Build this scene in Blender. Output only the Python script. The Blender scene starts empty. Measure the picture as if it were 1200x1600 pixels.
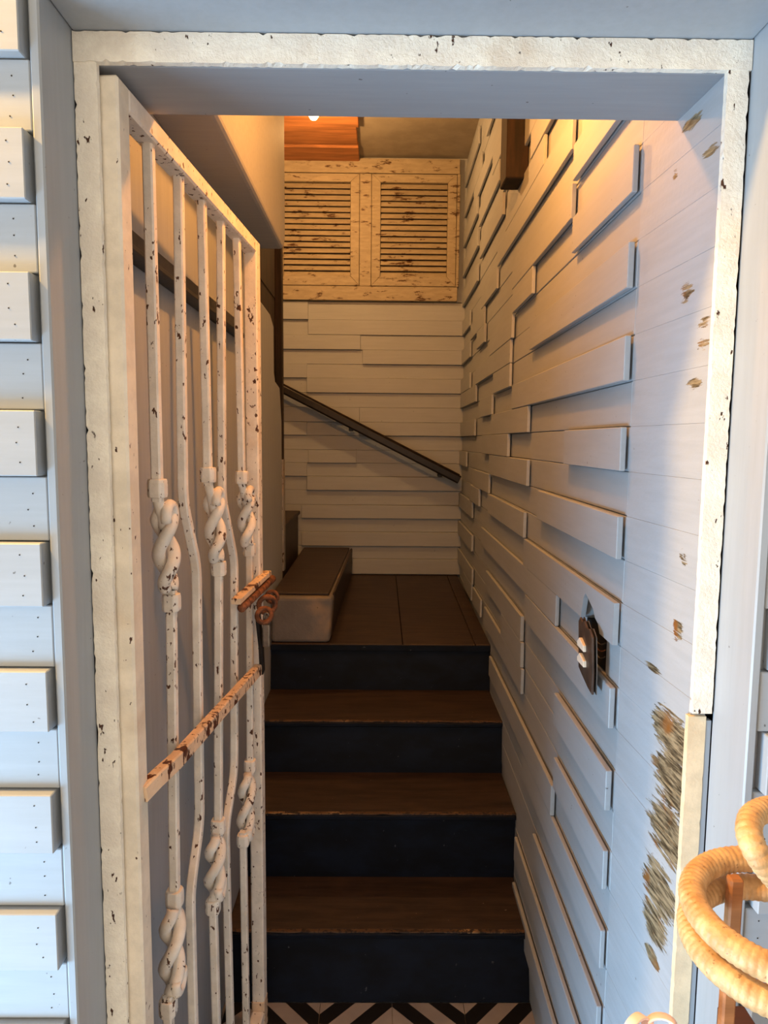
import bpy, math, random
from mathutils import Vector, Matrix, noise
random.seed(7)
S = bpy.context.scene
COL = S.collection

# ------------------------------------------------------------------ camera
FPX = 1080.0; PIT = math.radians(5.85); YAW = math.radians(0.5); ROLL = 0.0085; EYE = 1.52
FW = Vector((math.sin(YAW)*math.cos(PIT), math.cos(YAW)*math.cos(PIT), -math.sin(PIT)))
_rt = Vector((math.cos(YAW), -math.sin(YAW), 0)); _up = _rt.cross(FW)
RT = _rt*math.cos(ROLL) + _up*math.sin(ROLL)
UP = _up*math.cos(ROLL) - _rt*math.sin(ROLL)
O = Vector((0, 0, EYE))
cd = bpy.data.cameras.new('camera'); cam = bpy.data.objects.new('camera', cd); COL.objects.link(cam)
m = Matrix.Identity(4)
for i in range(3):
    m[i][0] = RT[i]; m[i][1] = UP[i]; m[i][2] = -FW[i]; m[i][3] = O[i]
cam.matrix_world = m
cd.sensor_fit = 'VERTICAL'; cd.sensor_height = 32.0; cd.lens = 32.0*FPX/1600.0
cd.clip_start = 0.02; cd.clip_end = 50
S.camera = cam

# ------------------------------------------------------------------ world, daylight, exposure
w = bpy.data.worlds.new('world'); S.world = w; w.use_nodes = True
w.node_tree.nodes['Background'].inputs[0].default_value = (1.0, 0.83, 0.63, 1)
w.node_tree.nodes['Background'].inputs[1].default_value = 1.45

def area(name, loc, tgt, sx, sy, power, col):
    l = bpy.data.lights.new(name, 'AREA'); l.shape = 'RECTANGLE'; l.size = sx; l.size_y = sy
    l.energy = power; l.color = col
    o = bpy.data.objects.new(name, l); COL.objects.link(o); o.location = loc
    o.rotation_euler = (Vector(tgt)-Vector(loc)).to_track_quat('-Z', 'Y').to_euler()
    return o
area('daylight_window', (-1.9, -0.10, 0.30), (0.2, 0.95, -1.0), 1.1, 0.6, 135, (0.42, 0.71, 1.0))
def point(name, loc, power, col, r):
    l = bpy.data.lights.new(name, 'POINT'); l.energy = power; l.color = col; l.shadow_soft_size = r
    o = bpy.data.objects.new(name, l); COL.objects.link(o); o.location = loc
    return o
point('entrance_lamp', (-1.05, 0.645, 2.42), 150, (1.0, 0.55, 0.15), 0.03)
S.view_settings.view_transform = 'Standard'; S.view_settings.look = 'None'
S.view_settings.gamma = 1.0; S.view_settings.use_curve_mapping = False
S.view_settings.exposure = 0.0

# ------------------------------------------------------------------ pixel rays onto planes of the place
def ray(x, y): return FW + RT*((x-600)/FPX) + UP*((800-y)/FPX)
def pX(x, y, c): d = ray(x, y); return O + d*(c/d.x)
def pY(x, y, c): d = ray(x, y); return O + d*(c/d.y)
def pZ(x, y, c): d = ray(x, y); return O + d*((c-EYE)/d.z)
W0, WS = 0.417, 0.011                      # right wall: x = W0 + WS*(y-1.15)
def wx(y): return W0 + (WS*(y-1.15) if y > 1.15 else .045*(1.15-y))
def pW(x, y, t=0.0):                       # onto the right wall, t proud of it
    d = ray(x, y); k = (W0 - t - WS*1.15)/(d.x - WS*d.y); return O + d*k

def pP(x, y):                              # onto the flat boards beside the frame
    d = ray(x, y); k = (W0+.045*1.15)/(d.x+.045*d.y); return O + d*k

# ------------------------------------------------------------------ materials
def lin(c):
    return tuple(((v/12.92) if v <= .04045 else ((v+.055)/1.055)**2.4) for v in [x/255 for x in c])
class NT:
    def __init__(s, name):
        s.m = bpy.data.materials.new(name); s.m.use_nodes = True
        s.t = s.m.node_tree; s.b = s.t.nodes['Principled BSDF']
        g = s.t.nodes.new('ShaderNodeNewGeometry'); s.pos = g.outputs['Position']
    def n(s, typ, **kw):
        o = s.t.nodes.new(typ)
        for k, v in kw.items(): setattr(o, k, v)
        return o
    def set(s, sock, v):
        if hasattr(v, 'is_output') or isinstance(v, bpy.types.NodeSocket): s.t.links.new(v, sock)
        else:
            if isinstance(v, (tuple, list)) and len(v) == 3 and sock.type == 'RGBA': v = tuple(v)+(1,)
            sock.default_value = v
    def math(s, op, a, b=0.0, clamp=False):
        o = s.n('ShaderNodeMath', operation=op, use_clamp=clamp); s.set(o.inputs[0], a); s.set(o.inputs[1], b); return o.outputs[0]
    def scale(s, v, sc, loc=(0,0,0)):
        o = s.n('ShaderNodeMapping'); s.set(o.inputs[0], v); o.inputs[3].default_value = sc; o.inputs[1].default_value = loc; return o.outputs[0]
    def noise(s, v, sc, det=4, rough=.55, dist=0):
        o = s.n('ShaderNodeTexNoise'); s.set(o.inputs['Vector'], v); o.inputs['Scale'].default_value = sc
        o.inputs['Detail'].default_value = det; o.inputs['Roughness'].default_value = rough; o.inputs['Distortion'].default_value = dist
        return o.outputs[0]
    def ramp(s, v, a, b):
        o = s.n('ShaderNodeMapRange', interpolation_type='SMOOTHSTEP'); s.set(o.inputs[0], v)
        s.set(o.inputs[1], a); s.set(o.inputs[2], b); return o.outputs[0]
    def mix(s, f, a, b):
        o = s.n('ShaderNodeMix', data_type='RGBA'); s.set(o.inputs[0], f); s.set(o.inputs[6], a); s.set(o.inputs[7], b); return o.outputs[2]
    def done(s, col, rough=.6, bump=None, bs=.3, bd=.004, metal=0, spec=.4):
        s.set(s.b.inputs['Base Color'], col); s.set(s.b.inputs['Roughness'], rough); s.set(s.b.inputs['Metallic'], metal)
        s.b.inputs['Specular IOR Level'].default_value = spec
        if bump is not None:
            o = s.n('ShaderNodeBump'); o.inputs['Strength'].default_value = bs; o.inputs['Distance'].default_value = bd
            s.set(o.inputs['Height'], bump); s.t.links.new(o.outputs[0], s.b.inputs['Normal'])
        return s.m
def obj_rand(t):
    return t.n('ShaderNodeObjectInfo').outputs['Random']

def paint(name, base, var=.06, rough=.5, axis='X', wear=.0):
    t = NT(name); b = lin(base)
    sc = {'X': (3, 40, 40), 'Y': (40, 3, 40), 'Z': (40, 40, 3)}[axis]
    g = t.noise(t.scale(t.pos, sc), 2.0, 5, .6)
    big = t.noise(t.pos, 3.0, 3)
    f = t.math('ADD', t.math('MULTIPLY', g, .5), t.math('MULTIPLY', big, .5))
    dark = tuple(v*(1-1.1*var) for v in b); lite = tuple(min(1, v*(1+.6*var)) for v in b)
    c = t.mix(t.ramp(f, .35, .65), dark, lite)
    c = t.mix(t.math('MULTIPLY', obj_rand(t), .10), c, tuple(v*.7 for v in b))
    sp = t.ramp(t.noise(t.scale(t.pos, (1, 1, 1)), 95, 2, .5), .74, .79)
    c = t.mix(t.math('MULTIPLY', sp, .75), c, lin((70, 66, 60)))
    h = t.math('ADD', t.math('MULTIPLY', g, .6), t.math('MULTIPLY', t.noise(t.pos, 120, 3), .4))
    return t.done(c, rough, h, .18, .001)

def old_white(name, base, rust=.62, fleck=.68, bs=.5, scale=1.0, rustcol=(92, 52, 26)):
    t = NT(name); b = lin(base)
    n1 = t.noise(t.pos, 18*scale, 6, .65)
    c = t.mix(t.ramp(n1, .35, .7), tuple(v*.86 for v in b), tuple(min(1, v*1.06) for v in b))
    n3 = t.noise(t.pos, 6*scale, 4)
    c = t.mix(t.math('MULTIPLY', t.ramp(n3, .55, .75), .45), c, lin((205, 170, 125)))
    zone = t.ramp(t.noise(t.pos, 7*scale, 3), .40, .72)
    r = t.ramp(t.math('ADD', t.noise(t.scale(t.pos, (1, 1, .5)), 120*scale, 3, .55), t.math('MULTIPLY', zone, .10)), fleck, fleck+.03)
    n2 = t.ramp(t.noise(t.scale(t.pos, (1, 1, .6)), 34*scale, 5, .6), rust, rust+.04)
    bad = t.math('MAXIMUM', r, n2)
    rc = t.mix(t.noise(t.pos, 90*scale, 3), lin((40, 26, 20)), lin(rustcol))
    c = t.mix(bad, c, rc)
    h = t.math('SUBTRACT', t.math('ADD', t.math('MULTIPLY', n1, .5), t.math('MULTIPLY', t.noise(t.pos, 160*scale, 4, .7), .5)), t.math('MULTIPLY', bad, .5))
    return t.done(c, .55, h, bs, .004)

def simple(name, base, var=.25, rough=.6, sc=25, stretch=(1, 1, 1), metal=0, bs=.2, base2=None, spec=.4):
    t = NT(name); b = lin(base)
    n1 = t.noise(t.scale(t.pos, stretch), sc, 5, .6)
    c = t.mix(t.ramp(n1, .3, .7), tuple(v*(1-var) for v in b), lin(base2) if base2 else tuple(min(1, v*(1+var)) for v in b))
    return t.done(c, rough, n1, bs, .003, metal, spec)

M = {}
WALLC = (164, 171, 178)
M['board_x'] = paint('blue_grey_board_paint_across', WALLC, axis='X')
M['board_y'] = paint('blue_grey_board_paint_along', WALLC, axis='Y')
M['casing'] = paint('blue_grey_casing_paint', (160, 167, 174), axis='Z', rough=.38)
M['plaster'] = paint('blue_grey_plaster_paint', (156, 162, 168), axis='Z', rough=.75)
M['soffit'] = paint('grey_soffit_paint', (150, 154, 160), axis='X', rough=.7)
M['cream_plaster'] = simple('warm_cream_plaster', (152, 146, 134), .12, .8, 9)
M['frame'] = old_white('flaking_cream_iron_paint', (252, 244, 230), .72, .712, .9)
M['gate'] = old_white('chipped_white_iron_paint', (240, 231, 219), .705, .668, .35, 1.0, (110, 66, 36))
M['stile'] = old_white('dirty_cream_iron_paint', (234, 224, 206), .75, .73, .3)
M['rusty'] = old_white('rusty_bar_paint', (230, 200, 168), .575, .62, .5, .8, (112, 58, 28))
M['rust'] = simple('rusted_iron', (92, 54, 34), .5, .8, 60, bs=.6, base2=(150, 92, 58))
M['dark_iron'] = simple('blackened_iron', (34, 30, 28), .4, .55, 40, metal=.4)
M['steel'] = simple('dull_padlock_steel', (120, 112, 104), .3, .35, 50, metal=.7)
M['black_rail'] = simple('black_handrail_paint', (26, 22, 20), .4, .4, 30)
M['ledge'] = simple('dark_grey_angle_paint', (52, 52, 56), .3, .5, 20)
M['wood_and_void'] = simple('dark_timber_and_void', (26, 18, 13), .5, .8, 8, (6, 6, .6), base2=(46, 30, 20))  # timber, and the sheets standing in for the unlit opening
M['raw_wood'] = simple('raw_orange_timber', (168, 112, 68), .3, .65, 5, (.8, 8, 8))
M['scraped_wood'] = old_white('scraped_cream_wood', (236, 214, 178), .76, .75, .4)
M['void'] = simple('hollow_shade', (14, 12, 11), .3, .9)  # near-black, the shade inside the wall put into the colour
M['plate'] = simple('dark_brown_plate', (74, 56, 44), .4, .5, 30)
M['ivory'] = simple('ivory_plastic', (244, 232, 212), .04, .35)
M['shade_dark'] = simple('dark_box_wood', (66, 36, 22), .3, .6, 6, (1, 6, 6))
M['table'] = simple('brown_table_wood', (128, 82, 50), .3, .5, 6, (1, 8, 8))
M['ribbon'] = simple('pale_pink_ribbon', (240, 214, 206), .08, .6)
M['navy'] = None
M['pier'] = old_white('chipped_pier_paint', (150, 148, 146), .64, .66, .5, 1.0, (84, 56, 36))
M['step_grey'] = old_white('chipped_grey_step_plaster', (112, 108, 106), .70, .78, .6, .6, (150, 130, 104))

def navy():
    t = NT('navy_riser_paint')
    n = t.noise(t.scale(t.pos, (1, 1, 2)), 7, 5, .6)
    c = t.mix(t.ramp(n, .35, .7), lin((9, 14, 24)), lin((16, 25, 42)))
    sp = t.ramp(t.noise(t.pos, 60, 2), .72, .78)
    c = t.mix(t.math('MULTIPLY', sp, .4), c, lin((110, 114, 120)))
    return t.done(c, .6, n, .15, .003, 0, .18)
M['navy'] = navy()
def tread():
    t = NT('worn_brown_tread')
    n = t.noise(t.scale(t.pos, (2, 14, 14)), 3, 6, .65)
    c = t.mix(t.ramp(n, .3, .7), lin((40, 31, 28)), lin((63, 49, 41)))
    p = t.ramp(t.noise(t.pos, 5, 4), .55, .75)
    c = t.mix(t.math('MULTIPLY', p, .5), c, lin((80, 62, 48)))
    sp = t.ramp(t.noise(t.pos, 75, 2), .74, .79)
    c = t.mix(t.math('MULTIPLY', sp, .5), c, lin((170, 155, 135)))
    return t.done(c, .5, n, .2, .003)
M['tread'] = tread()
M['tread_edge'] = old_white('worn_tread_edge', (84, 62, 45), .55, .60, .4, 1.0, (40, 34, 36))

def shutter_mat():
    t = NT('scuffed_cream_shutter_paint'); b = lin((172, 160, 136))
    n1 = t.noise(t.scale(t.pos, (2, 2, 10)), 6, 6, .65)
    c = t.mix(t.ramp(n1, .35, .7), tuple(v*.78 for v in b), b)
    d = t.ramp(t.math('ADD', t.noise(t.scale(t.pos, (1, 1, 3)), 14, 5, .7), t.math('MULTIPLY', t.noise(t.pos, 3, 2), .2)), .66, .76)
    c = t.mix(d, c, lin((74, 48, 26)))
    return t.done(c, .6, n1, .3, .004)
M['shutter'] = shutter_mat()

def rattan():
    t = NT('honey_rattan_wrap')
    n = t.noise(t.pos, 60, 4)
    c = t.mix(t.ramp(n, .3, .7), lin((188, 146, 98)), lin((222, 184, 134)))
    d = t.ramp(t.noise(t.pos, 180, 2), .66, .74)
    c = t.mix(t.math('MULTIPLY', d, .6), c, lin((120, 72, 34)))
    return t.done(c, .5, t.noise(t.pos, 260, 3), .4, .002)
M['rattan'] = rattan()

def tile(name, sgn):
    t = NT(name)
    sep = t.n('ShaderNodeSeparateXYZ'); tc = t.n('ShaderNodeTexCoord'); t.t.links.new(tc.outputs['Object'], sep.inputs[0])
    v = t.math('ADD', t.math('MULTIPLY', sep.outputs[0], sgn), sep.outputs[1])
    f = t.math('FRACT', t.math('ADD', t.math('MULTIPLY', v, 1/.112), 40.12))
    m_ = t.math('GREATER_THAN', f, .5)
    n = t.noise(t.pos, 12, 4)
    c = t.mix(m_, lin((22, 23, 27)), t.mix(n, lin((128, 122, 120)), lin((172, 166, 163))))
    return t.done(c, .4)
M['tile_a'] = tile('striped_tile_rising', -1.0)
M['tile_b'] = tile('striped_tile_falling', 1.0)

def emit(name, col, st):
    t = NT(name); t.b.inputs['Emission Color'].default_value = tuple(col)+(1,); t.b.inputs['Emission Strength'].default_value = st
    t.b.inputs['Base Color'].default_value = (1, .8, .5, 1); return t.m
M['bulb'] = emit('lit_bulb', (1, .62, .22), 6)

# paint scraped off the boards beside the frame: patches with a shape of their own on the wall
def scraped():
    t = NT('scraped_blue_grey_paint'); b = lin(WALLC)
    g = t.noise(t.scale(t.pos, (40, 3, 40)), 2.0, 5, .6)
    c = t.mix(t.ramp(g, .3, .7), tuple(v*.94 for v in b), tuple(v*1.03 for v in b))
    sep = t.n('ShaderNodeSeparateXYZ'); t.set(sep.inputs[0], t.pos)
    y, z = sep.outputs[1], sep.outputs[2]
    blobs = [(1052, 1150, .085, .045, 1.2), (1055, 1225, .09, .055, 1.25), (1045, 1305, .09, .06, 1.2), (1030, 1390, .075, .06, 1.2), (1022, 1440, .06, .045, 1.1),
             (1019, 1495, .030, .016, 1.5), (1020, 1044, .040, .007, 1.2), (1058, 985, .022, .022, .9), (1072, 458, .030, .018, .9),
             (1085, 600, .028, .014, .9), (1082, 190, .035, .012, 1.0), (1112, 232, .03, .012, .9), (1100, 535, .03, .014, .75), (1068, 872, .018, .018, .75), (1098, 505, .03, .014, .75), (1055, 275, .012, .014, .8)]
    tot = None
    for px, py, ry, rz, a in blobs:
        p = pP(px, py)
        dy = t.math('DIVIDE', t.math('SUBTRACT', y, p.y), ry); dz = t.math('DIVIDE', t.math('SUBTRACT', z, p.z), rz)
        d = t.math('ADD', t.math('MULTIPLY', dy, dy), t.math('MULTIPLY', dz, dz))
        v = t.math('MULTIPLY', t.math('SUBTRACT', 1.0, d, True), a)
        tot = v if tot is None else t.math('MAXIMUM', tot, v)
    st = t.noise(t.scale(t.pos, (30, 7, 60)), 1.9, 7, .72, .6)
    msk = t.ramp(t.math('ADD', t.math('MULTIPLY', tot, .33), st), .67, .72)
    on = t.ramp(tot, .0, .25)
    msk = t.math('MULTIPLY', msk, on)
    wood = t.mix(t.ramp(t.noise(t.scale(t.pos, (30, 8, 70)), 3.0, 5, .7), .35, .65), lin((58, 48, 32)), lin((150, 136, 108)))
    wood = t.mix(t.ramp(t.noise(t.pos, 16, 3), .55, .7), wood, lin((124, 82, 38)))
    c = t.mix(msk, c, wood)
    sp = t.ramp(t.noise(t.pos, 80, 2), .75, .80)
    c = t.mix(t.math('MULTIPLY', sp, .6), c, lin((120, 116, 110)))
    return t.done(c, .5, t.math('SUBTRACT', t.noise(t.pos, 90, 3), msk), .3, .002)
M['scraped'] = scraped()

# ------------------------------------------------------------------ mesh helpers
def tag(o, label=None, cat=None, group=None, kind=None):
    if label: o['label'] = label
    if cat: o['category'] = cat
    if group: o['group'] = group
    if kind: o['kind'] = kind
    return o
def world_loc(o):
    v = Vector((0, 0, 0))
    while o: v += o.location; o = o.parent
    return v
class MB:
    def __init__(s): s.v = []; s.f = []; s.sm = False
    def hexa(s, p):                       # 8 corners: bottom ring 0-3, top ring 4-7
        b = len(s.v); s.v += [Vector(q) for q in p]
        for f in ((0, 3, 2, 1), (4, 5, 6, 7), (0, 1, 5, 4), (1, 2, 6, 5), (2, 3, 7, 6), (3, 0, 4, 7)): s.f.append(tuple(b+i for i in f))
        return s
    def box(s, x0, x1, y0, y1, z0, z1):
        return s.hexa([(x0, y0, z0), (x1, y0, z0), (x1, y1, z0), (x0, y1, z0), (x0, y0, z1), (x1, y0, z1), (x1, y1, z1), (x0, y1, z1)])
    def obox(s, c, ax, ay, az, hx, hy, hz):
        c, ax, ay, az = Vector(c), Vector(ax).normalized(), Vector(ay).normalized(), Vector(az).normalized()
        P = lambda a, b_, d: c + ax*hx*a + ay*hy*b_ + az*hz*d
        return s.hexa([P(-1, -1, -1), P(1, -1, -1), P(1, 1, -1), P(-1, 1, -1), P(-1, -1, 1), P(1, -1, 1), P(1, 1, 1), P(-1, 1, 1)])
    def prism(s, poly, d):                # polygon (3-D points) pushed along d
        b = len(s.v); n = len(poly); d = Vector(d)
        s.v += [Vector(p) for p in poly] + [Vector(p)+d for p in poly]
        s.f.append(tuple(b+i for i in reversed(range(n)))); s.f.append(tuple(b+n+i for i in range(n)))
        for i in range(n): s.f.append((b+i, b+(i+1) % n, b+n+(i+1) % n, b+n+i))
        return s
    def sweep(s, path, sec, up=Vector((0, 0, 1)), scales=None, closed=False, twist=0):
        path = [Vector(p) for p in path]; n = len(path); k = len(sec); b = len(s.v)
        N = None
        for i, p in enumerate(path):
            if closed: t = path[(i+1) % n]-path[i-1]
            else: t = path[min(i+1, n-1)]-path[max(i-1, 0)]
            t.normalize()
            if N is None:
                N = Vector(up); N = N - t*N.dot(t)
                if N.length < 1e-4: N = Vector((1, 0, 0)); N = N - t*N.dot(t)
            else: N = N - t*N.dot(t)
            N.normalize(); B = t.cross(N)
            sc = scales[i] if scales else 1.0
            for (a, c) in sec: s.v.append(p + (N*a + B*c)*sc)
        for i in range(n if closed else n-1):
            for j in range(k):
                i2 = (i+1) % n
                s.f.append((b+i*k+j, b+i*k+(j+1) % k, b+i2*k+(j+1) % k, b+i2*k+j))
        if not closed:
            s.f.append(tuple(b+j for j in reversed(range(k)))); s.f.append(tuple(b+(n-1)*k+j for j in range(k)))
        return s
    def rough(s, x0, x1, y0, y1, z0, z1, seg=.012, jit=.002, seed=0):
        """box with a chipped, uneven outline: one long axis cut into many rings"""
        L = [x1-x0, y1-y0, z1-z0]; ax = L.index(max(L)); n = max(2, int(L[ax]/seg)); lo = [x0, y0, z0]; hi = [x1, y1, z1]
        o1, o2 = [a for a in range(3) if a != ax]
        if (hi[o1]-lo[o1]) < (hi[o2]-lo[o2]): o1, o2 = o2, o1
        b = len(s.v); rnd = random.Random(seed)
        for i in range(n+1):
            q = lo[ax]+L[ax]*i/n
            for (e1, e2) in ((0, 0), (1, 0), (1, 1), (0, 1)):
                p = [0, 0, 0]; p[ax] = q
                j1 = (abs(rnd.gauss(0, jit)) if rnd.random() < .4 else 0)
                if e2 == 1: j1 = j1*.5
                j2 = 0
                p[o1] = (lo, hi)[e1][o1] + (1 if e1 == 0 else -1)*j1; p[o2] = (lo, hi)[e2][o2] + (1 if e2 == 0 else -1)*j2
                s.v.append(Vector(p))
        for i in range(n):
            for j in range(4): s.f.append((b+i*4+j, b+i*4+(j+1) % 4, b+(i+1)*4+(j+1) % 4, b+(i+1)*4+j))
        s.f.append((b+3, b+2, b+1, b)); e = b+n*4; s.f.append((e, e+1, e+2, e+3))
        return s
    def build(s, name, mat, parent=None, bevel=0, seg=1, smooth=False, loc=None):
        org = Vector(loc) if loc is not None else (world_loc(parent) if parent else Vector((0, 0, 0)))
        me = bpy.data.meshes.new(name); me.from_pydata([tuple(v-org) for v in s.v], [], s.f); me.update()
        import bmesh
        bm = bmesh.new(); bm.from_mesh(me); bmesh.ops.recalc_face_normals(bm, faces=bm.faces); bm.to_mesh(me); bm.free()
        me.materials.append(M[mat] if isinstance(mat, str) else mat)
        if smooth:
            for p in me.polygons: p.use_smooth = True
        o = bpy.data.objects.new(name, me); COL.objects.link(o)
        o.location = org - (world_loc(parent) if parent else Vector((0, 0, 0)))
        if parent: o.parent = parent
        if bevel:
            md = o.modifiers.new('bevel', 'BEVEL'); md.width = bevel; md.segments = seg; md.limit_method = 'ANGLE'; md.angle_limit = math.radians(40)
        return o
def empty(name, loc):
    o = bpy.data.objects.new(name, None); COL.objects.link(o); o.location = loc; o.empty_display_size = .05; return o
def circ(r, n=12, ry=None): return [(r*math.cos(2*math.pi*i/n), (ry or r)*math.sin(2*math.pi*i/n)) for i in range(n)]
def sq(a, b=None, c=.2):
    b = b or a; k = min(a, b)*c
    return [(a-k, b), (-a+k, b), (-a, b-k), (-a, -b+k), (-a+k, -b), (a-k, -b), (a, -b+k), (a, b-k)]
def struct(o): o['kind'] = 'structure'; return o
def smooth_path(pts, n=8):
    pts = [Vector(p) for p in pts]; out = []
    for i in range(len(pts)-1):
        p0, p1, p2, p3 = pts[max(i-1, 0)], pts[i], pts[i+1], pts[min(i+2, len(pts)-1)]
        for j in range(n):
            t = j/n
            out.append(.5*((2*p1)+(p2-p0)*t+(2*p0-5*p1+4*p2-p3)*t*t+(3*p1-p0-3*p2+p3)*t**3))
    out.append(pts[-1]); return out

# ================================================================== SETTING
FRY = 0.90                                  # plane of the iron frame
XL, XR, ZT = -0.376, 0.455, 2.012           # recess in which the frame sits
FACE = 0.815                                # face of the recessed facade boards
CEIL = 2.96
BACK = 3.70

# floor: plain screed with striped tiles laid in the passage
fl = struct(MB().box(-2.4, 1.8, -1.3, 4.0, -.12, -.008).build('floor', 'soffit'))
TS = .194
tx0 = pZ(500, 1575, 0).x
protoA = protoB = None
for j in range(5):
    for i in range(-2, 5):
        xa = tx0+(i-1)*TS; ya = 1.735-(j+1)*TS
        if xa+TS < -.42 or xa > .47: continue
        c = Vector((xa+TS/2, ya+TS/2, -.008))
        h = TS/2-.0008
        x0, x1 = max(c.x-h, -.40), min(c.x+h, .43)
        o = MB().box(x0, x1, c.y-h, c.y+h, -.008, 0).build('tile', 'tile_a' if (i+j) % 2 else 'tile_b', fl, loc=c)

struct(MB().box(-2.4, 1.8, -1.3, .80, 3.1, 3.2).build('ceiling_sky_block', 'soffit'))  # unseen, added to block world light from above the entrance
struct(MB().box(1.7, 1.8, -1.3, 1.0, -.008, 3.1).build('wall_sky_block', 'plaster'))  # unseen, added to keep world light off from the right
# facade
wf = struct(empty('wall_front', (0, .9, 0)))
MB().box(-1.7, XL-.0125, FACE+.012, .905, 0, 3.1).build('wall_core', 'plaster', wf)
MB().box(XR+.0125, 1.7, FACE+.012, .905, 0, 3.1).build('wall_core', 'plaster', wf)
MB().box(XL-.0205, XR+.0205, FACE+.002, .905, ZT+.0185, 3.1).build('wall_core', 'casing', wf)
MB().box(-1.7, -.405, .905, 1.035, 0, 3.1).build('wall_core', 'plaster', wf)
MB().box(-.405, .50, .905, 1.035, 1.977, 3.1).build('lintel', 'soffit', wf, .003)
# casing boards: side strips whose inner face is the reveal
t1 = struct(MB().box(XL-.012, XL, FACE-.003, .900, 0, ZT+.018).build('trim_1', 'casing', None, .002))
t2 = struct(MB().box(XR, XR+.012, FACE-.003, .900, 0, ZT+.018).build('trim_2', 'casing', None, .002))
t3 = struct(MB().box(XL+.0004, XR-.0004, FACE-.006, .900, ZT, ZT+.018).build('trim_3', 'casing', None, .002))
zl = [(0, 80), (198, 312), (425, 533), (640, 745), (850, 955), (1050, 1150), (1242, 1340), (1430, 1525)]
zc = [sum((pY(45, y, .80).z for y in p))/2 for p in zl]
base = zc[3]; pit = (zc[1]-zc[6])/5
nails = MB(); nails_r = MB()
def nail(mb, x, y, z, r=.0009):
    mb.prism([(x+r*math.cos(a), y, z+r*math.sin(a)) for a in [k*math.pi/3 for k in range(6)]], (0, -.0004, 0))
rndn = random.Random(3)
for k in range(-9, 10):
    zmid = base-(k)*pit
    for side in (-1, 1):
        off = 0 if side < 0 else pit*.5
        for proud in (1, 0):
            zz = zmid - off - (0 if proud else pit/2)
            if zz < .04 or zz > 3.0: continue
            hh = pit/4-.0008
            e = XL-.0135 if side < 0 else XR+.0135
            edge = e-.004*proud if side < 0 else e+.008*proud
            d = FACE-(.0135 if proud else 0)+rndn.uniform(-.001, .001)
            x0, x1 = (-1.7, edge) if side < 0 else (edge, 1.7)
            o = MB().box(x0, x1, d, FACE+.012, zz-hh, zz+hh).build('plank', 'board_x', wf, .0012)
            for q in range(3):
                nail(nails, edge+side*(.020+rndn.uniform(-.004, .006)), d-.0001, zz+(q-1)*hh*.55+rndn.uniform(-.004, .004))
tag(nails.build('nail_heads', 'dark_iron', wf), kind='stuff')

# left wall of the passage, with a stepped plaster end
wl = struct(empty('wall_left', (-.45, 1.8, 0)))
XLW = -.405
far1 = pX(428, 560, XLW).y; far2 = pX(441, 800, XLW).y
yb1 = 2.23
poly = [(XLW, .905, 0), (XLW, far2, 0), (XLW, far2, 1.60), (XLW, far2-.05, 1.735), (XLW, far1+.03, 1.75), (XLW, far1, 1.78), (XLW, far1, 1.955), (XLW, far1-.08, 1.985), (XLW, yb1-.05, 2.0), (XLW, yb1-.06, 2.098), (XLW, .905, 2.098)]
MB().prism(poly, (-.10, 0, 0)).build('plaster_face', 'plaster', wl, .006, 2)
MB().box(-.505, -.43, 1.036, 2.93, 2.10, CEIL).build('upper_void_sheet', 'wood_and_void', wl)  # dark sheet standing in for the unlit void above the wall
MB().box(-.503, -.432, 2.2, 2.93, .9, 2.0995).build('back_void_sheet', 'wood_and_void', wl)  # dark sheet behind the stepped end, the opening's shade as colour
struct(MB().box(-1.6, -.507, 2.87, 2.93, 0, CEIL).build('wall_partition', 'plaster'))
t4 = struct(MB().box(-.432, -.402, far2+.004, far2+.05, .93, CEIL-.002).build('trim_4', 'wood_and_void', None, .003))
MB().rough(-.434, -.3995, far2+.002, far2+.052, .965, 1.44, .02, .001, 8).build('painted_foot', 'pier', t4)
# bulkhead over the gate (underside of the storey above), rounded at its far lower corner
bk = []
yb0, yb1, zb = 1.037, 2.23, 2.10
BX = -.295
R = .06
bk = [(BX, yb0, zb)] + [(BX, yb1-R+R*math.sin(a), zb+R-R*math.cos(a)) for a in [i*math.pi/12 for i in range(7)]] + [(BX, yb1, CEIL-.002), (BX, yb0, CEIL-.002)]
struct(MB().prism(bk, (-.135, 0, 0)).build('wall_bulkhead', 'soffit', None, .012, 3))

# ceiling and back wall
ce = struct(MB().box(-1.7, .62, 1.035, BACK+.1, CEIL, CEIL+.1).build('ceiling', 'cream_plaster'))
wb = struct(empty('wall_back', (0, BACK, .7)))
MB().box(-1.7, .62, BACK+.012, BACK+.1, 0, CEIL).build('wall_core', 'plaster', wb)
zs = [472, 500.5, 524, 547, 569.5, 591.5, 614.5, 637, 660, 681, 703.5, 724, 745, 766.5, 789.5, 810.5, 831.5, 853.5, 873.5, 897]
def bz(k): return pY(600, zs[k], BACK-.012).z
L_ = -1.0; Rr = 1.25
bx = lambda c: pY(380+c/3, 640, BACK-.012).x
proudB = {0: [(0, 305)], 1: [(305, 1030)], 2: [(0, 548)], 3: [(558, 1030)], 4: [(0, 300)], 5: [(298, 1030)], 7: [(0, 545)], 8: [(543, 1030), (0, 298)], 10: [(305, 532)], 11: [(0, 298)],
          12: [(298, 1030)], 14: [(272, 1030)], 16: [(272, 1030)], 18: [(515, 1030)]}
proud0 = {0: [(305, 1030)], 2: [(548, 1030)], 7: [(545, 1030)], 10: [(0, 305)]}       # only a little proud
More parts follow.
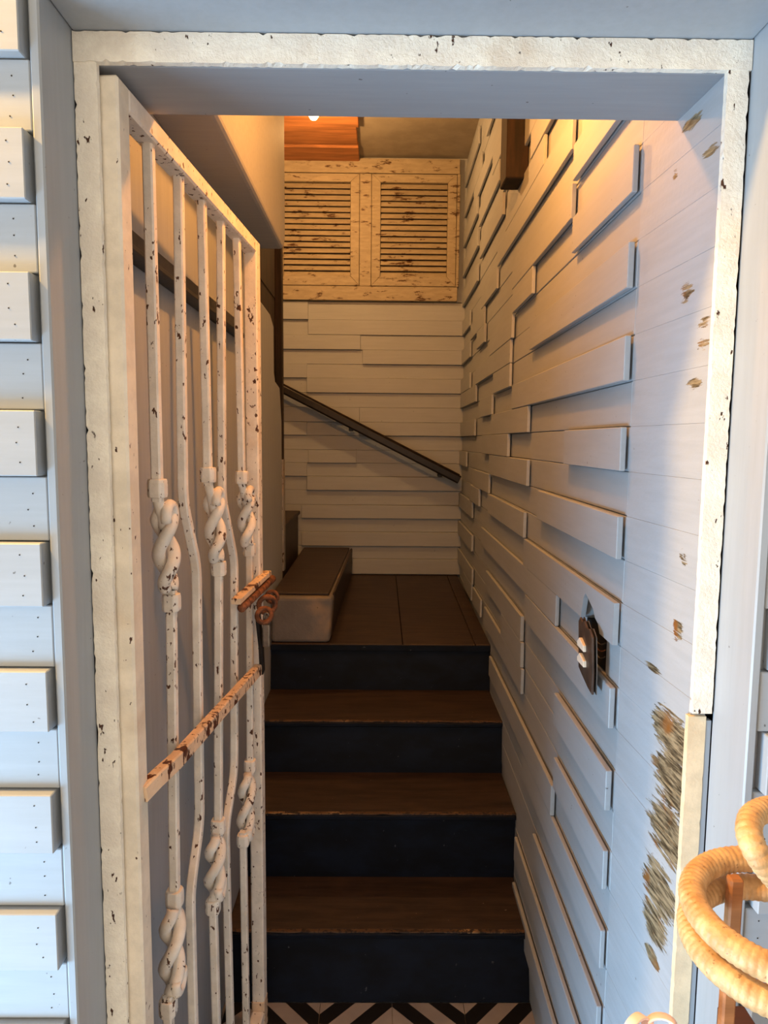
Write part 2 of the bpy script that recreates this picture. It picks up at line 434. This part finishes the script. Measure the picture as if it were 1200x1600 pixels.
for k in range(19):
    z1, z0 = bz(k), bz(k+1)
    MB().box(-1.6, .455, BACK-rndn.uniform(0, .002), BACK+.012, z0+.0006, z1-.0006).build('plank', 'board_x', wb, .0012)
    for lst, th in ((proudB.get(k, []), .014), (proud0.get(k, []), .006)):
        for a, b in lst:
            xa = -1.6 if a == 0 else bx(a); xb = .448 if b > 1000 else bx(b)
            MB().box(xa, xb, BACK-th-rndn.uniform(0, .003), BACK-.003, z0+.0006, z1-.0006).build('plank', 'board_x', wb, .0015)
struct(MB().box(-1.7, -1.6, 1.0, BACK, 0, CEIL).build('wall_far_left', 'plaster'))

# right wall: horizontal boards, single boards standing proud
wr = struct(empty('wall_right', (.45, 2.3, 0)))
MB().prism([(wx(.905)+.06, .905, 0), (wx(3.75)+.06, 3.75, 0), (wx(3.75)+.12, 3.75, 0), (wx(.905)+.12, .905, 0)], (0, 0, CEIL)).build('wall_core', 'void', wr)
ROWZ = lambda k: 1.995-.0746*k            # top of row k
def wplank(ya, yb, z0, z1, t, back=.02, mat='board_y', name='plank', bev=.0014, g=.0006):
    p = [(wx(ya)-t, ya, z0+g), (wx(yb)-t, yb, z0+g), (wx(yb)+back, yb, z0+g), (wx(ya)+back, ya, z0+g)]
    b = MB().hexa([Vector(q) for q in p] + [Vector((q[0], q[1], z1-g)) for q in p])
    return b.build(name, mat, wr, bev)
def rowY(x, k, t=.013):
    zmid = ROWZ(k)-.037
    # y of the point on the wall at that height seen at pixel column x
    lo, hi = .95, 6.0
    for _ in range(40):
        mid = (lo+hi)/2; v = Vector((wx(mid)-t, mid, zmid))-O
        px = 600+FPX*v.dot(RT)/v.dot(FW)
        if px > x: lo = mid
        else: hi = mid
    return lo
def wpoly(pts, t, back, mat='board_y'):
    b = MB(); n = len(pts)
    b.v = [Vector((wx(y)-t, y, z)) for y, z in pts]+[Vector((wx(y)+back, y, z)) for y, z in pts]
    b.f = [tuple(range(n)), tuple(reversed(range(n, 2*n)))]+[(i, (i+1) % n, n+(i+1) % n, n+i) for i in range(n)]
    return b.build('plank', mat, wr)
CL0, CL1 = 1.150, BACK-.001
holeA, holeB = rowY(947, 11, 0), rowY(915, 11, 0)
for k in range(-13, 27):
    z1, z0 = ROWZ(k), ROWZ(k+1)
    z0 = max(z0, 0); z1 = min(z1, CEIL)
    if z1-z0 < .01: continue
    wplank(.906, CL0-.0006, z0, z1, rndn.uniform(-.0003, .0003), mat='scraped', bev=.0002, g=.00012)
    if k == 11:
        wplank(CL0, holeA, z0, z1, 0); wplank(holeB, CL1, z0, z1, 0)
    elif k == 10:
        wpoly([(CL0, z1-.0006), (CL0, z0+.0006), (holeA, z0+.0006), (holeA+.012, z0+.014), (holeA+.04, z0+.045), (holeB-.03, z0+.07), (holeB-.005, z0+.06), (holeB+.002, z0+.0006), (CL1, z0+.0006), (CL1, z1-.0006)], 0, .02)
    else: wplank(CL0, CL1, z0, z1, rndn.uniform(-.001, .001))
EDGE = None
proudW = {
 -12: [(712, 748)], -11: [(760, 830)], -10: [(712, 752)], -9: [(740, 800)], -8: [(712, 746), (770, 900)], -7: [(748, 780)],
 -6: [(712, 747), (786, 860)], -5: [(750, 786), (830, 905)], -4: [(712, 746), (790, 850)],
 -3: [(777, 894)], -2: [(897, EDGE), (714, 734), (752, 776)], -1: [(801, 894), (735, 756)], 0: [(894, EDGE), (801, 832), (745, 757), (713, 734)],
 1: [(765, 800)], 2: [(828, EDGE), (743, 797), (713, 734)], 3: [(770, 796), (714, 743)], 4: [(800, EDGE), (750, 768)], 5: [(767, 824), (714, 741)],
 6: [(881, EDGE), (753, 793)], 7: [(764, 823), (713, 728)], 8: [(840, EDGE), (739, 763)], 9: [(762, 818), (734, 748)],
 10: [(818, EDGE), (713, 737)], 11: [(751, 868)], 12: [(820, EDGE), (712, 737)], 13: [(759, 814)], 14: [(866, EDGE), (783, 814), (712, 737)],
 15: [(756, 814), (738, 750), (724, 736)], 16: [(864, EDGE)], 17: [(764, 861)], 18: [(815, EDGE)], 20: [(831, EDGE)], 22: [(803, EDGE)], 24: [(800, EDGE)]}
for k, lst in proudW.items():
    z1, z0 = ROWZ(k), ROWZ(k+1)
    if z1 > CEIL: continue
    for a, b in lst:
        yb = rowY(a, k); ya = CL0+.0005+rndn.uniform(0, .004) if b is None else rowY(b, k)
        yb = min(yb, CL1)
        if k == 10 and b is None:
            wpoly([(ya, z1-.0006), (ya, z0+.0006), (holeA, z0+.0006), (holeA+.012, z0+.016), (holeA+.03, z0+.022), (holeA+.045, z0+.036), (holeB-.034, z0+.055), (holeB-.022, z0+.042), (holeB-.008, z0+.0006), (yb, z0+.0006), (yb, z1-.0006)], .0135, -.004); continue
        wplank(ya, yb, z0, z1, .0125+rndn.uniform(0, .0025), back=-.004)

# timber stub let into the right wall
sa, sb = pX(825, 260, .425).y, pX(825, 260, .425).y+.10
tag(MB().box(.362, wx(sa)-.0005, sa, sb, 2.28, CEIL-.001).build('timber_post', 'wood_and_void', None, .003), 'dark timber post stub hanging on the clad right wall below the ceiling', 'post')

# planks fixed under the ceiling beside the lamp
for y0, y1, dz in ((3.30, 3.50, .02), (3.505, 3.69, .03), (3.10, 3.295, .028)):
    MB().box(-.50, -.105+rndn.uniform(-.006, .006), y0, y1, CEIL-dz, CEIL-.0005).build('plank', 'raw_wood', ce, .003)

# ================================================================== STAIRS
st = empty('staircase', (0, 1.74, 0))
tag(st, 'narrow staircase with navy risers and worn brown treads between the clad walls', 'stairs')
NZ = [.190, .399, .576, .752]
NY = [1.755, 1.985, 2.255, 2.565]
RYb = [1.737, pZ(600, 1370, .190).y, pZ(600, 1207, .399).y, pZ(600, 1078, .576).y]
sx0 = XLW+.0006
def sx1(y): return wx(y)-.0006
for i in range(4):
    z0 = 0 if i == 0 else NZ[i-1]
    yr = min(RYb[i], NY[i]+.02)
    MB().hexa([(sx0, yr, z0), (sx1(yr), yr, z0), (sx1(yr), yr+.03, z0), (sx0, yr+.03, z0)] + [(sx0, NY[i]+.012, NZ[i]-.022), (sx1(NY[i]), NY[i]+.012, NZ[i]-.022), (sx1(NY[i]), NY[i]+.05, NZ[i]-.022), (sx0, NY[i]+.05, NZ[i]-.022)]).build('riser', 'navy', st)
    if i < 3:
        ye = RYb[i+1]+.03
        o = MB().rough(sx0, sx1(NY[i]), NY[i]+.012, ye, NZ[i]-.022, NZ[i], .03, .0012, 11+i).build('tread', 'tread', st, .002)
        MB().rough(sx0, sx1(NY[i]), NY[i]-.002, NY[i]+.0125, NZ[i]-.020, NZ[i]-.0035, .02, .0015, 21+i).build('nosing', 'navy', o, .003)
        MB().rough(sx0, sx1(NY[i]), NY[i]+.0, NY[i]+.014, NZ[i]-.0036, NZ[i]+.0004, .02, .002, 31+i).build('worn_edge', 'tread_edge', o, .001)
# landing
ZB = .80
jx = pZ(625, 960, .77).x
ed = [sx0, jx-.001, .375, .44]
for a in range(3):
    x0, x1 = ed[a]+.001, ed[a+1]-.001
    if a == 2: x1 = sx1(NY[3])
    za, zb2 = NZ[3], ZB
    MB().hexa([(x0, NY[3], za-.024), (x1, NY[3], za-.024), (x1, BACK-.004, zb2-.024), (x0, BACK-.004, zb2-.024), (x0, NY[3], za), (x1, NY[3], za), (x1, BACK-.004, zb2), (x0, BACK-.004, zb2)]).build('landing_board', 'tread', st, .002)
MB().box(sx0, sx1(NY[3]), NY[3]-.004, NY[3]-.0004, NZ[3]-.026, NZ[3]-.004).build('nosing', 'navy', st, .001)
# first turning step: plastered face, brown tread
w1 = MB()
w1.hexa([(-.4044, 2.572, NZ[3]), (-.180, 2.572, NZ[3]+.001), (-.150, BACK-.006, ZB), (-.4044, BACK-.006, ZB), (-.4044, 2.572, .93), (-.168, 2.572, .93), (-.142, BACK-.006, .935), (-.4044, BACK-.006, .935)])
wo = w1.build('turning_step', 'step_grey', st, .014, 3)
MB().hexa([(-.40, 2.605, .929), (-.185, 2.60, .929), (-.155, BACK-.008, .934), (-.40, BACK-.008, .934), (-.40, 2.605, .942), (-.185, 2.60, .942), (-.150, BACK-.008, .947), (-.40, BACK-.008, .947)]).build('tread', 'tread', wo, .004)
MB().hexa([(-.181, 2.63, NZ[3]+.006), (-.1765, 2.63, NZ[3]+.006), (-.140, BACK-.008, ZB+.004), (-.150, BACK-.008, ZB+.004), (-.172, 2.63, .937), (-.165, 2.63, .937), (-.136, BACK-.008, .942), (-.148, BACK-.008, .942)]).build('side_face', 'tread', wo, .002)
us = empty('upper_stairs', (-.7, 3.3, .75)); tag(us, 'brown steps climbing left along the back wall beyond the plaster pier', 'stairs')
for q in range(3):
    x1 = -.428-.24*q; z = .947+.20*(q+1)
    s_ = MB().box(x1-.27, x1, 2.935, BACK-.019, .75, z-.02).build('riser', 'tread', us)
    MB().box(x1-.27, x1+.012, 2.935, BACK-.019, z-.02, z).build('tread', 'tread', s_, .004)

# ================================================================== IRON DOOR FRAME
df = empty('door_frame', (.04, FRY, 0))
tag(df, 'flaking cream iron door frame around the stair opening', 'door frame')
MB().rough(XL+.001, -.347, FRY-.004, FRY+.004, 0, ZT-.001, .006, .0009, 1).build('left_post', 'frame', df)
MB().rough(XL+.001, XR-.001, FRY-.006, FRY+.003, 1.976, ZT-.001, .005, .0013, 2).build('head_bar', 'frame', df)
zsplit = pY(1098, 1113, FRY).z
MB().rough(.425, XR-.003, FRY-.005, FRY+.004, zsplit, 1.978, .007, .0007, 3).build('right_post', 'frame', df)
MB().box(.4475, XR-.0004, FRY+.001, FRY+.010, 0, zsplit-.012).build('backing_strip', 'casing', df)
MB().rough(.423, .447, FRY+.0, FRY+.010, 0, zsplit-.006, .008, .0006, 4).build('repair_post', 'scraped_wood', df)

# ================================================================== GATE
H0 = Vector((-.341, .906, 0)); H1 = Vector((-.290, 1.64, 0))
GD = (H1-H0); GL = GD.length; GD.normalize(); GN = Vector((GD.y, -GD.x, 0))    # GN points into the passage
gt = empty('gate', (H0.x, H0.y, .05))
tag(gt, 'white painted iron bar gate with twisted knots, swung open into the passage', 'gate')
def G(u, z, off=0): return Vector((H0.x, H0.y, 0))+GD*u+GN*off+Vector((0, 0, z))
def gp(x, y, off=0):                        # pixel -> (u, z) on the gate plane
    d = ray(x, y); h = O-(H0+GN*off); k = -h.dot(GN)/d.dot(GN); p = O+d*k
    return (p-H0).dot(GD), p.z
TH = .0155
ZG1, ZG0 = 1.968, .06
def gbox(u0, u1, z0, z1, o0, o1, name, mat, bev=.002, par=None):
    P = [G(u0, z0, o0), G(u1, z0, o0), G(u1, z0, o1), G(u0, z0, o1), G(u0, z1, o0), G(u1, z1, o0), G(u1, z1, o1), G(u0, z1, o1)]
    return MB().hexa(P).build(name, mat, par or gt, bev)
gbox(0, .034, ZG0, ZG1, -TH, TH, 'hinge_stile', 'stile', .003)
gbox(GL-.034, GL, ZG0, ZG1, -TH, TH, 'end_stile', 'gate', .003)
gbox(.034, GL-.034, ZG1-.030, ZG1, -TH, TH, 'top_rail', 'gate', .003)
gbox(.034, GL-.034, ZG0, ZG0+.03, -TH, TH, 'bottom_rail', 'gate', .003)
gbox(GL-.036, GL+.002, ZG0-.03, ZG0+.055, -TH-.001, TH+.001, 'stile_foot', 'rusty', .003)
BW = .0076
SEC = sq(BW, BW, .3)
def bar_path(pts, z0=None, z1=None):
    return [G(u, z, 0) for u, z in pts]
def knot(uA, zA, uB, zB, par, turns=1.1, ph=0.3, mat='gate'):
    n = 36
    for s_ in (0, 1):
        path = []
        for i in range(n+1):
            t = i/n; t2 = -.06+1.14*t; u = uA+(uB-uA)*t2; z = zA+(zB-zA)*t2
            a = ph+math.pi*s_+2*math.pi*turns*t
            env = min(1, t*7, (1-t)*7)
            r = .0125*(.35+.65*env)
            path.append(G(u+r*1.15*math.cos(a), z, r*.9*math.sin(a)))
        MB().sweep(path, circ(.0102, 10), up=GN).build('twisted_strand', mat, par, smooth=True)
def collar(u, z, par, h=.014, r=.0135, mat='gate'):
    MB().sweep([G(u, z-h), G(u, z-h*.6), G(u, z+h*.6), G(u, z+h)], sq(r, r, .45), up=GN, scales=[.93, 1, 1, .93]).build('collar', mat, par, .001, smooth=False)
def loop(u, z, par, sgn):
    # rounded bight at the end of a twist
    c = [(u-sgn*.004+.016*math.cos(a), z+sgn*.012*math.sin(a)*1.5) for a in [math.pi*(-.15+1.3*i/10) for i in range(11)]]
    MB().sweep([G(p, q, .011) for p, q in c], circ(.0086, 10), up=GN).build('bight', 'gate', par, smooth=True)
def knotted(top, c1, k1, k2, c2, c3, k3, k4, c4, bot):
    ut, _ = gp(*top)
    a = gp(*c1); b = gp(*c2); c = gp(*c3); d = gp(*c4); e = gp(*bot)
    o = MB().sweep([G(ut, ZG1-.028), G(ut*.5+a[0]*.5, (ZG1+a[1])/2), G(a[0], a[1]-.02)], SEC, up=GN).build('bar', 'gate', gt)
    MB().sweep([G(b[0], b[1]+.02), G((b[0]+c[0])/2, (b[1]+c[1])/2), G(c[0], c[1]-.02)], SEC, up=GN).build('bar_middle', 'gate', o)
    MB().sweep([G(d[0], d[1]+.02), G(e[0], ZG0+.028)], SEC, up=GN).build('bar_foot', 'gate', o)
    for q in (a, b, c, d): collar(q[0], q[1], o)
    kk1, kk2, kk3, kk4 = gp(*k1), gp(*k2), gp(*k3), gp(*k4)
    MB().sweep([G(a[0], a[1]-.015), G((a[0]*.55+kk1[0]*.45), kk1[1]+.004), G(kk1[0]*.7+kk2[0]*.3, kk1[1]*.7+kk2[1]*.3)], circ(.0085, 10), up=GN).build('bar_neck', 'gate', o, smooth=True)
    knot(kk1[0], kk1[1], kk2[0], kk2[1], o); loop(kk1[0], kk1[1]-.006, o, 1)
    knot(kk3[0], kk3[1], kk4[0], kk4[1], o, ph=2.6); loop(kk4[0], kk4[1]+.008, o, -1)
    return o
knotted((232, 240), (246, 763), (256, 800), (263, 912), (268, 941), (273, 1402), (270, 1425), (268, 1540), (263, 1572), (262, 1600))
knotted((315, 330), (325, 742), (334, 776), (338, 868), (342, 888), (341, 1290), (337, 1312), (335, 1395), (333, 1415), (340, 1600))
knotted((370, 390), (378, 746), (384, 772), (386, 845), (390, 859), (391, 1196), (387, 1216), (383, 1302), (380, 1312), (385, 1600))
def bent(pts):
    q = [gp(*p) for p in pts]; q[0] = (q[0][0], ZG1-.028); q[-1] = (q[-1][0], ZG0+.028)
    P = [G(u, z) for u, z in q]
    out = []
    for i, p in enumerate(P):
        if 0 < i < len(P)-1:
            a = (P[i-1]-p); b = (P[i+1]-p); r = .028
            s0, s1 = p+a.normalized()*r, p+b.normalized()*r
            for t in (0, .25, .5, .75, 1): out.append(s0*(1-t)**2+p*2*t*(1-t)+s1*t*t)
        else: out.append(p)
    return MB().sweep(out, SEC, up=GN).build('bar', 'gate', gt)
bent([(279, 285), (286, 785), (307, 885), (312, 1285), (297, 1395), (303, 1600)])
bent([(345, 355), (347, 780), (366, 875), (366, 1205), (352, 1295), (361, 1600)])
# cross bar on the passage side of the bars
off = .0235
a, b = gp(236, 1232, off), gp(403, 1046, off)
pth = [(.02, a[1]-.006, .012), (.05, a[1]+.0, .02)] + [(a[0]+(b[0]-a[0])*t, a[1]+(b[1]-a[1])*t, off) for t in (.15, .5, .9, 1.0)]
MB().sweep([G(u, z, o_) for u, z, o_ in pth], sq(.0125, .009, .25), up=Vector((0, 0, 1))).build('cross_bar', 'rusty', gt)
# latch: bolt and its guide near the free end
a, b = gp(376, 950, .024), gp(411, 916, .024)
lt = MB().sweep([G(a[0], a[1], .026), G(b[0]+.09, b[1]+.0, .026)], circ(.0095, 12), up=GN).build('latch_bolt', 'rust', gt, smooth=True)
MB().sweep([G(a[0]-.02, a[1]+.018, .020), G(b[0]+.06, b[1]+.02, .020)], sq(.006, .010, .2), up=Vector((0, 0, 1))).build('bolt_guide', 'rusty', lt)
def ring(c, n1, n2, R_, r, name, mat, par, seg=20):
    n1, n2 = Vector(n1).normalized(), Vector(n2).normalized()
    MB().sweep([Vector(c)+(n1*math.cos(2*math.pi*i/seg)+n2*math.sin(2*math.pi*i/seg))*R_ for i in range(seg)], circ(r, 8), up=n1.cross(n2), closed=True).build(name, mat, par, smooth=True)
uP, zP = gp(414, 945, .035)
ring(G(uP, zP, .04), GD*.4+GN, (0, 0, 1), .019, .006, 'chain_ring', 'rust', lt)
ring(G(uP-.05, zP-.012, .045), GD*.2+GN, GD*.4+Vector((0, 0, 1)), .016, .0055, 'chain_ring', 'rust', lt)
ring(G(uP+.03, zP+.012, .045), GN, Vector((0, 0, 1)), .013, .005, 'chain_ring', 'rust', lt)
us, zs1 = gp(403, 962, .03); us2, zs2 = gp(410, 1050, .03)
MB().sweep([G(us, zs1, .03), G((us+us2)/2, (zs1+zs2)/2, .032), G(us2, zs2, .030)], sq(.011, .004, .2), up=GD).build('hasp_strap', 'dark_iron', lt)
# padlock hanging from the chain
uK, zK = gp(417, 992, .05)
pk = empty('padlock', tuple(G(uK, zK-.024, .05)))
tag(pk, 'small dull steel padlock hanging from the rusty gate latch', 'padlock')
P = G(uK, zK, .05)
MB().obox(P, GD, GN, (0, 0, 1), .010, .0085, .026).build('body', 'steel', pk, .003, 2)
sh = [P+GN*.006*math.cos(t_)+Vector((0, 0, .026+.014+.010*math.sin(t_))) for t_ in [math.pi*i/8 for i in range(9)]]
MB().sweep([P+GN*.006+Vector((0, 0, .022))]+sh+[P-GN*.006+Vector((0, 0, .022))], circ(.0028, 8), up=GD).build('shackle', 'steel', pk, smooth=True)

# black ledge on the left wall behind the gate
A = pX(205, 388, XLW+.02); B = pX(372, 497, XLW+.02)
za = (A.z+B.z)/2
lg = empty('wall_rail', (XLW, A.y, za)); tag(lg, 'dark grey angle rail fixed to the left wall behind the gate', 'rail')
MB().box(XLW+.0005, XLW+.008, .94, B.y+.05, za-.022, za+.022).build('back_plate', 'ledge', lg, .001)
MB().box(XLW+.0005, XLW+.034, .94, B.y+.05, za-.028, za-.020).build('flange', 'black_rail', lg, .001)

# ================================================================== BACK WALL FITTINGS
SY = BACK-.028
def sX(x): return pY(x, 360, SY).x
def sZ(y): return pY(600, y, SY).z
sf = empty('shutter_frame', (-.05, BACK, sZ(470)))
tag(sf, 'scuffed cream wooden frame holding two louvered shutters high on the back wall', 'window frame')
def sbox(x0, x1, y0, y1, d0, d1, name, par, mat='shutter', bev=.002):
    return MB().box(sX(x0), sX(x1), BACK-d1, BACK-d0, sZ(y1), sZ(y0)).build(name, mat, par, bev)
struct(MB().box(-1.6, .455, BACK-.002, BACK+.013, sZ(470), CEIL).build('wall_back_upper', 'plaster', None))
sbox(418, 717, 248, 271, .0025, .034, 'top_rail', sf); sbox(418, 716, 448, 470, .0025, .034, 'bottom_rail', sf)
sbox(562, 580, 271.5, 447.5, .0025, .030, 'middle_stile', sf); sbox(713.5, 718, 271.5, 447.5, .0025, .034, 'side_stile', sf); sbox(418, 428, 271.5, 447.5, .0025, .034, 'side_stile', sf)
for nm, x0, x1 in (('left', 428.5, 561.5), ('right', 580.5, 713)):
    lab = {'left': 'cream louvered shutter leaf on the left, partly hidden by the plaster bulkhead', 'right': 'cream louvered shutter leaf on the right, next to the clad wall'}[nm]
    e = empty('louvered_shutter', ((sX(x0)+sX(x1))/2, BACK-.02, sZ(447))); tag(e, lab, 'shutter', 'louvered shutters')
    xa, xb = x0+14, x1-14
    def mit(pts, name):
        MB().prism([(sX(x), BACK-.032, sZ(y)) for x, y in pts], (0, .026, 0)).build(name, 'shutter', e, .0025)
    y0, y1, ya, yb = 272, 447, 285, 432
    mit([(x0, y0), (x1, y0), (xb, ya), (xa, ya)], 'top_rail'); mit([(x0, y1), (x1, y1), (xb, yb), (xa, yb)], 'bottom_rail')
    mit([(x0, y0), (xa, ya), (xa, yb), (x0, y1)], 'stile'); mit([(x1, y0), (xb, ya), (xb, yb), (x1, y1)], 'stile')
    MB().box(sX(xa-1), sX(xb+1), BACK-.0045, BACK-.0025, sZ(yb+1), sZ(ya-1)).build('backing', 'wood_and_void', e)
    NS = 16
    for i in range(NS):
        z = sZ(yb)+(sZ(ya)-sZ(yb))*(i+.5)/NS; hz = (sZ(ya)-sZ(yb))/NS
        za_, zb_ = z-hz*.50, z+hz*.30
        MB().hexa([(sX(xa)+.001, BACK-.030, za_), (sX(xb)-.001, BACK-.030, za_), (sX(xb)-.001, BACK-.0235, za_-.002), (sX(xa)+.001, BACK-.0235, za_-.002),
                   (sX(xa)+.001, BACK-.013, zb_+.003), (sX(xb)-.001, BACK-.013, zb_+.003), (sX(xb)-.001, BACK-.007, zb_), (sX(xa)+.001, BACK-.007, zb_)]).build('slat', 'shutter', e, .001)

HY = BACK-.075
a, b = pY(440, 607, HY), pY(716, 749, HY)
d = (b-a).normalized(); a = a-d*.55; b = b+d*.012
if b.x > wx(3.6)-.02: b = b-d*((b.x-(wx(3.6)-.02))/d.x)
hr = empty('handrail', tuple((a+b)/2)); tag(hr, 'black handrail climbing to the left across the back wall', 'handrail')
MB().sweep([a, b], sq(.022, .030, .3), up=Vector((0, 0, 1))).build('rail', 'black_rail', hr, .002)
MB().sweep([a+Vector((0, -.012, .026)), b+Vector((0, -.012, .026))], sq(.004, .018, .3), up=Vector((0, 0, 1))).build('cap', 'wood_and_void', hr, .001)
for t_ in (.3, .6, .93):
    p = a+(b-a)*t_
    MB().box(p.x-.012, p.x+.012, HY, BACK-.018, p.z-.035, p.z-.012).build('bracket', 'black_rail', hr, .002)

# lamps of the stairwell
def lamp(tip, label, power, col, rad=.03):
    e = empty('ceiling_lamp', (tip[0], tip[1], tip[2])); tag(e, label, 'lamp', 'stairwell ceiling lamps')
    t = Vector(tip)
    prof = [(.0, 0), (.012, .004), (.022, .018), (.024, .034), (.018, .052), (.013, .062)]
    n = 14; mb = MB(); bI = 0
    for r, h in prof[1:]:
        for i in range(n): mb.v.append(t+Vector((r*math.cos(2*math.pi*i/n), r*math.sin(2*math.pi*i/n), h)))
    for k in range(len(prof)-2):
        for i in range(n): mb.f.append((k*n+i, k*n+(i+1) % n, (k+1)*n+(i+1) % n, (k+1)*n+i))
    mb.v.append(t); c = len(mb.v)-1
    for i in range(n): mb.f.append((c, (i+1) % n, i))
    bulb = mb.build('bulb', 'bulb', e, smooth=True); bulb.visible_shadow = True
    zt = CEIL-.001
    MB().sweep([t+Vector((0, 0, .060)), t+Vector((0, 0, .085))], circ(.017, 14), up=Vector((1, 0, 0))).build('socket', 'dark_iron', e)
    if zt-t.z > .086:
        MB().sweep([t+Vector((0, 0, .084)), Vector((t.x, t.y, zt-.012)), Vector((t.x, t.y, zt))], circ(.006, 10), up=Vector((1, 0, 0))).build('stem', 'dark_iron', e)
    l = bpy.data.lights.new('lamp_light', 'POINT'); l.energy = power; l.color = col; l.shadow_soft_size = rad
    o = bpy.data.objects.new('lamp_light', l); COL.objects.link(o); o.parent = e; o.location = (0, 0, -.05)
tip2 = pY(490, 188, 2.93)
lamp(tuple(tip2), 'glowing bulb under the orange ceiling planks, its tip just below the lintel', 25, (1.0, .50, .17))
lamp((.10, 1.42, 2.49), 'bulb hanging above the gate behind the lintel, near the bulkhead', 36, (1.0, .37, .07))

# broken light switch in the right wall
sw = empty('light_switch', tuple(pW(920, 1035, .0)))
tag(sw, 'broken dark switch plate with two ivory rockers hanging from a hole in the boards', 'light switch')
T = .026
q = [pW(x, y, T+o_) for x, y, o_ in ((907, 970, .0), (909.5, 964, .0), (913, 972, .004), (916, 970, .004), (920, 982, .004), (924, 983, .004), (928.5, 996, .006), (929, 1050, .006), (928, 1086, .004), (921, 1074, .002), (912, 1054, 0), (907, 1042, 0))]
MB().prism(q, (-.004, 0, 0)).build('plate', 'plate', sw, .0008)
q2 = [v+Vector((.003, -.0022, .001)) for v in q]
MB().prism(q2, (.0015, 0, 0)).build('plate_rim', 'steel', sw)
for yy in (999, 1023):
    qq = [pW(x, y, T+.0065) for x, y in ((907.2, yy+2), (910.5, yy-3), (917, yy+10), (917, yy+20), (907.2, yy+9))]
    MB().prism(qq, (-.007, 0, 0)).build('rocker', 'ivory', sw, .0008)
hA, hB = holeA, holeB
MB().box(wx(hA)+.003, wx(hA)+.055, hA+.001, hB-.001, ROWZ(12)+.002, ROWZ(11)-.002).build('hole_shade_box', 'void', sw)  # near-black block fills the hole in place of its shade
MB().box(wx(hA)+.0225, wx(hA)+.055, hA-.01, hB+.02, ROWZ(11)-.0015, ROWZ(10)-.004).build('hole_shade_block', 'void', sw)  # the same painted shade behind the notch above
for i in range(3):
    zz = ROWZ(11)-.02-.013*i
    pts = [Vector((wx(hA)+.004, hA+.012, zz)), Vector((wx(hA)-.004, hA+.025, zz-.006)), Vector((wx(hA)-.010, hA+.05, zz+.004*i)), Vector((wx(hA)-.022, hA+.085, zz))]
    MB().sweep(smooth_path(pts, 5), circ(.0012, 6)).build('wire', ('steel', 'rust', 'steel')[i], sw, smooth=True)

# ================================================================== FOREGROUND, RIGHT
TZ = .79
tb = empty('console_table', (.62, .56, 0)); tag(tb, 'brown wooden console table below the rattan coil at lower right', 'table')
MB().box(.30, .98, 0.36, .745, TZ-.03, TZ).build('table_top', 'table', tb, .004, 2)
for x in (.34, .94):
    for y in (.40, .71): MB().box(x-.022, x+.022, y-.022, y+.022, -.0075, TZ-.03).build('leg', 'table', tb, .003)

def coil_tube(path, r, name, par):
    n = len(path); L = [0]
    for i in range(1, n): L.append(L[-1]+(path[i]-path[i-1]).length)
    sc = [1+.06*abs(math.sin(math.pi*l/.0062))-.03 for l in L]
    return MB().sweep(path, circ(r, 14), up=Vector((.1, .2, 1)), scales=sc).build(name, 'rattan', par, smooth=True)
RY = .62
cA = pY(1215, 1428, RY); cB = pY(1215, 1476, RY)
ra = .0755
rt = empty('rattan_coil_stand', (cA.x, RY, TZ)); tag(rt, 'honey coloured wrapped rattan coil stand at the lower right edge', 'stand')
pts = []
N = 1000
dz = cA.z-cB.z
for i in range(N+1):
    a_ = 2*math.pi*2.0*i/N
    pts.append(Vector((cA.x+ra*math.cos(a_), RY+ra*math.sin(a_), cA.z+dz*.5-dz*a_/(2*math.pi))))
coil_tube(pts, .0128, 'coil', rt)
lp = [pY(x, y, yy) for x, y, yy in ((1290, 1440, .60), (1235, 1395, .575), (1200, 1358, .57), (1178, 1325, .575), (1170, 1295, .59), (1180, 1272, .61), (1215, 1262, .63), (1265, 1272, .65), (1300, 1320, .66), (1300, 1390, .655))]
lp = smooth_path(lp, 60)
coil_tube(lp, .0112, 'top_loop', rt)
zt_ = cA.z+.004
MB().box(cA.x-.022, cA.x-.008, RY+.045, RY+.057, TZ, zt_).build('post', 'raw_wood', rt, .002)
MB().box(cA.x+.04, cA.x+.054, RY+.045, RY+.057, TZ, zt_).build('post', 'raw_wood', rt, .002)
# small dark box and a looped ribbon on the table
p = pY(1155, 1596, .72)
tag(MB().box(p.x-.016, p.x+.016, .70, .74, TZ, p.z+.003).build('wooden_box', 'shade_dark', None, .002), 'small dark wooden box behind the rattan coil on the table', 'box')
rb = empty('ribbon_bow', tuple(pZ(1020, 1600, TZ))); tag(rb, 'pale pink looped ribbon at the bottom edge beside the repaired post', 'ribbon')
for x, y, r_, an in ((995, 1609, .015, .5), (1034, 1606, .015, -.3), (1012, 1612, .012, 1.2)):
    c = pY(x, y, .66)
    n1 = Vector((math.cos(an), math.sin(an), .15)).normalized(); n2 = Vector((0, .25, 1)).normalized()
    MB().sweep([c+n1*r_*math.cos(2*math.pi*i/20)+n2*r_*.75*math.sin(2*math.pi*i/20) for i in range(20)], sq(.0012, .006, .2), up=n1, closed=True).build('ribbon_loop', 'ribbon', rb, smooth=True)
c = pY(1012, 1612, .66)
MB().box(c.x-.004, c.x+.004, c.y-.004, c.y+.004, TZ, c.z).build('stem', 'ribbon', rb)
